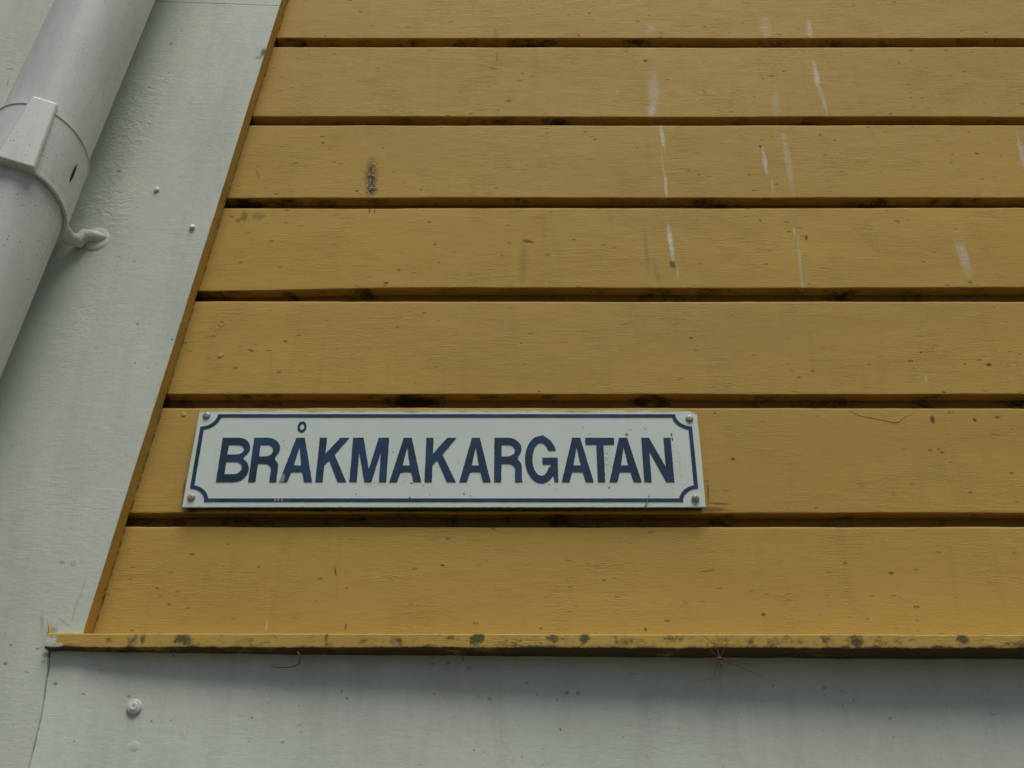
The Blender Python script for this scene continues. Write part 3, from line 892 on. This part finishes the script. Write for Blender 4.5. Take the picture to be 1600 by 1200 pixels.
LET = [('B', L_B, 337.3, 385.9), ('R', L_R, 387.7, 432.2), ('A', L_A, 436, 487.7), ('K', L_K, 492.7, 541), ('M', L_M, 545.9, 603.5), ('A', L_A, 608.3, 658.2), ('K', L_K, 663.2, 712.2),
       ('A', L_A, 717.7, 766.8), ('R', L_R, 772, 816.2), ('G', L_G, 820.7, 872.4), ('A', L_A, 877.7, 927.7), ('T', L_T, None, None), ('A', L_A, 952.5, 1002.7), ('N', L_N, 1006.8, 1053.7)]
for i, (ch, fn, a, b) in enumerate(LET):
    if ch == 'T':
        x0 = at(914.2, 684, INK).x; x1 = at(959.2, 684, INK).x
    else:
        x0 = at(a, 753, INK).x; x1 = at(b, 753, INK).x
    w = (x1 - x0) / H
    loops = [[(x0 + px * H, base + pz * H) for px, pz in lp] for lp in fn(w)]
    if i == 2:
        cxr = at(472, 667, INK).x; czr = zz(666.8, INK)
        rxr = 7.0 * (at(473, 667, INK).x - cxr); rzr = (zz(658.8, INK) - zz(675.6, INK)) / 2
        loops += [arc(cxr, czr, rxr, rzr, 0, 345, 23), arc(cxr, czr, rxr * .5, rzr * .60, 0, 345, 23)]
    loops = [rough(dens(lp, .0025), .00028, i * 3.3 + 5) for lp in loops]
    fill2d(loops, INK, 'letter', M_BLUE, sign)

# screws with worn domed heads
for a, b, tl, hh in ((322.5, 648.6, .0, 1), (298.7, 776.4, .05, 1.1), (1077.5, 653.2, -.1, 1.1), (1086.8, 777.8, .12, 1.7)):
    c = at(a, b, SY - .0012 * hh)
    c.y = SY
    r = .0042
    pr = [(r * .9, -.0005), (r, .0006 * hh), (r * .97, .0012 * hh), (r * .8, .0019 * hh), (r * .5, .0023 * hh), (r * .22, .0024 * hh), (r * .16, .0019 * hh)]
    obj('screw', lathe_mesh(c, (tl, -1, -tl * .6), pr, 22), M_SCREW, sign, smooth=50)

# ------------------------------------------------------------------ bits of dry plant caught on the wall
def strand(pts, r0, Ys, mat, name, label, cat):
    P = [at(a, b, y) for (a, b), y in zip(pts, Ys)]
    Q = []
    for i in range(len(P) - 1):
        p0 = P[max(0, i - 1)]; p1 = P[i]; p2 = P[i + 1]; p3 = P[min(len(P) - 1, i + 2)]
        for k in range(5):
            t = k / 5
            Q.append(.5 * ((2 * p1) + (p2 - p0) * t + (2 * p0 - 5 * p1 + 4 * p2 - p3) * t * t + (3 * p1 - p0 - 3 * p2 + p3) * t ** 3))
    Q.append(P[-1])
    me = tube_mesh(Q, [r0 * (1 - .7 * i / len(Q)) for i in range(len(Q))], 7)
    return me
me = strand([(461, 1012), (466, 1020), (469, 1031), (466, 1038), (456, 1042), (440, 1043), (424, 1042)], .0009, [-.022, -.028, -.026, -.022, -.020, -.019, -.018], M_TWIG, '', '', '')
o = obj('dry_root', me, M_TWIG, None, smooth=80)
o['label'] = 'thin curled dry root hanging under the yellow ledge below the sign lettering'; o['category'] = 'root'
# tuft of fine roots
bm = bmesh.new()
tuft = [[(1124, 1030), (1118, 1010), (1108, 1000), (1098, 992)], [(1124, 1030), (1122, 1008), (1119, 990)], [(1124, 1030), (1136, 1005), (1146, 992)], [(1125, 1028), (1128, 1045), (1140, 1056)],
        [(1124, 1030), (1118, 1048), (1112, 1060), (1090, 1064)], [(1125, 1030), (1126, 1042), (1127, 1056)], [(1125, 1030), (1150, 1040), (1180, 1052), (1208, 1070)], [(1124, 1030), (1160, 1036), (1190, 1045)], [(1124, 1030), (1104, 1006), (1124, 1006), (1150, 1008)]]
for st in tuft:
    m2 = strand(st, .00020, [-.030 if b < 1013 else (-.032 if b < 1031 else -.012) for a, b in st], M_TWIG, '', '', '')
    bm.from_mesh(m2)
m2 = tube_mesh([at(1120, 1030, -.031), at(1125, 1028, -.033), at(1130, 1030, -.031)], [.0005, .0015, .0005], 8); bm.from_mesh(m2)
me = bpy.data.meshes.new('tuft'); bm.to_mesh(me)
o = obj('root_tuft', me, M_TWIG, None, smooth=80)
o['label'] = 'reddish tuft of fine dry roots caught on the ledge edge right of the sign'; o['category'] = 'root'
me = strand([(1008, 792), (1011, 784), (1013.5, 778), (1014.5, 771)], .0006, [SY - .0006, SY - .0016, SY - .002, SY - .0016], M_GRASS, '', '', '')
o = obj('grass_blade', me, M_GRASS, None, smooth=80)
o['label'] = 'short greenish dry blade of grass stuck to the lower edge of the sign'; o['category'] = 'grass blade'
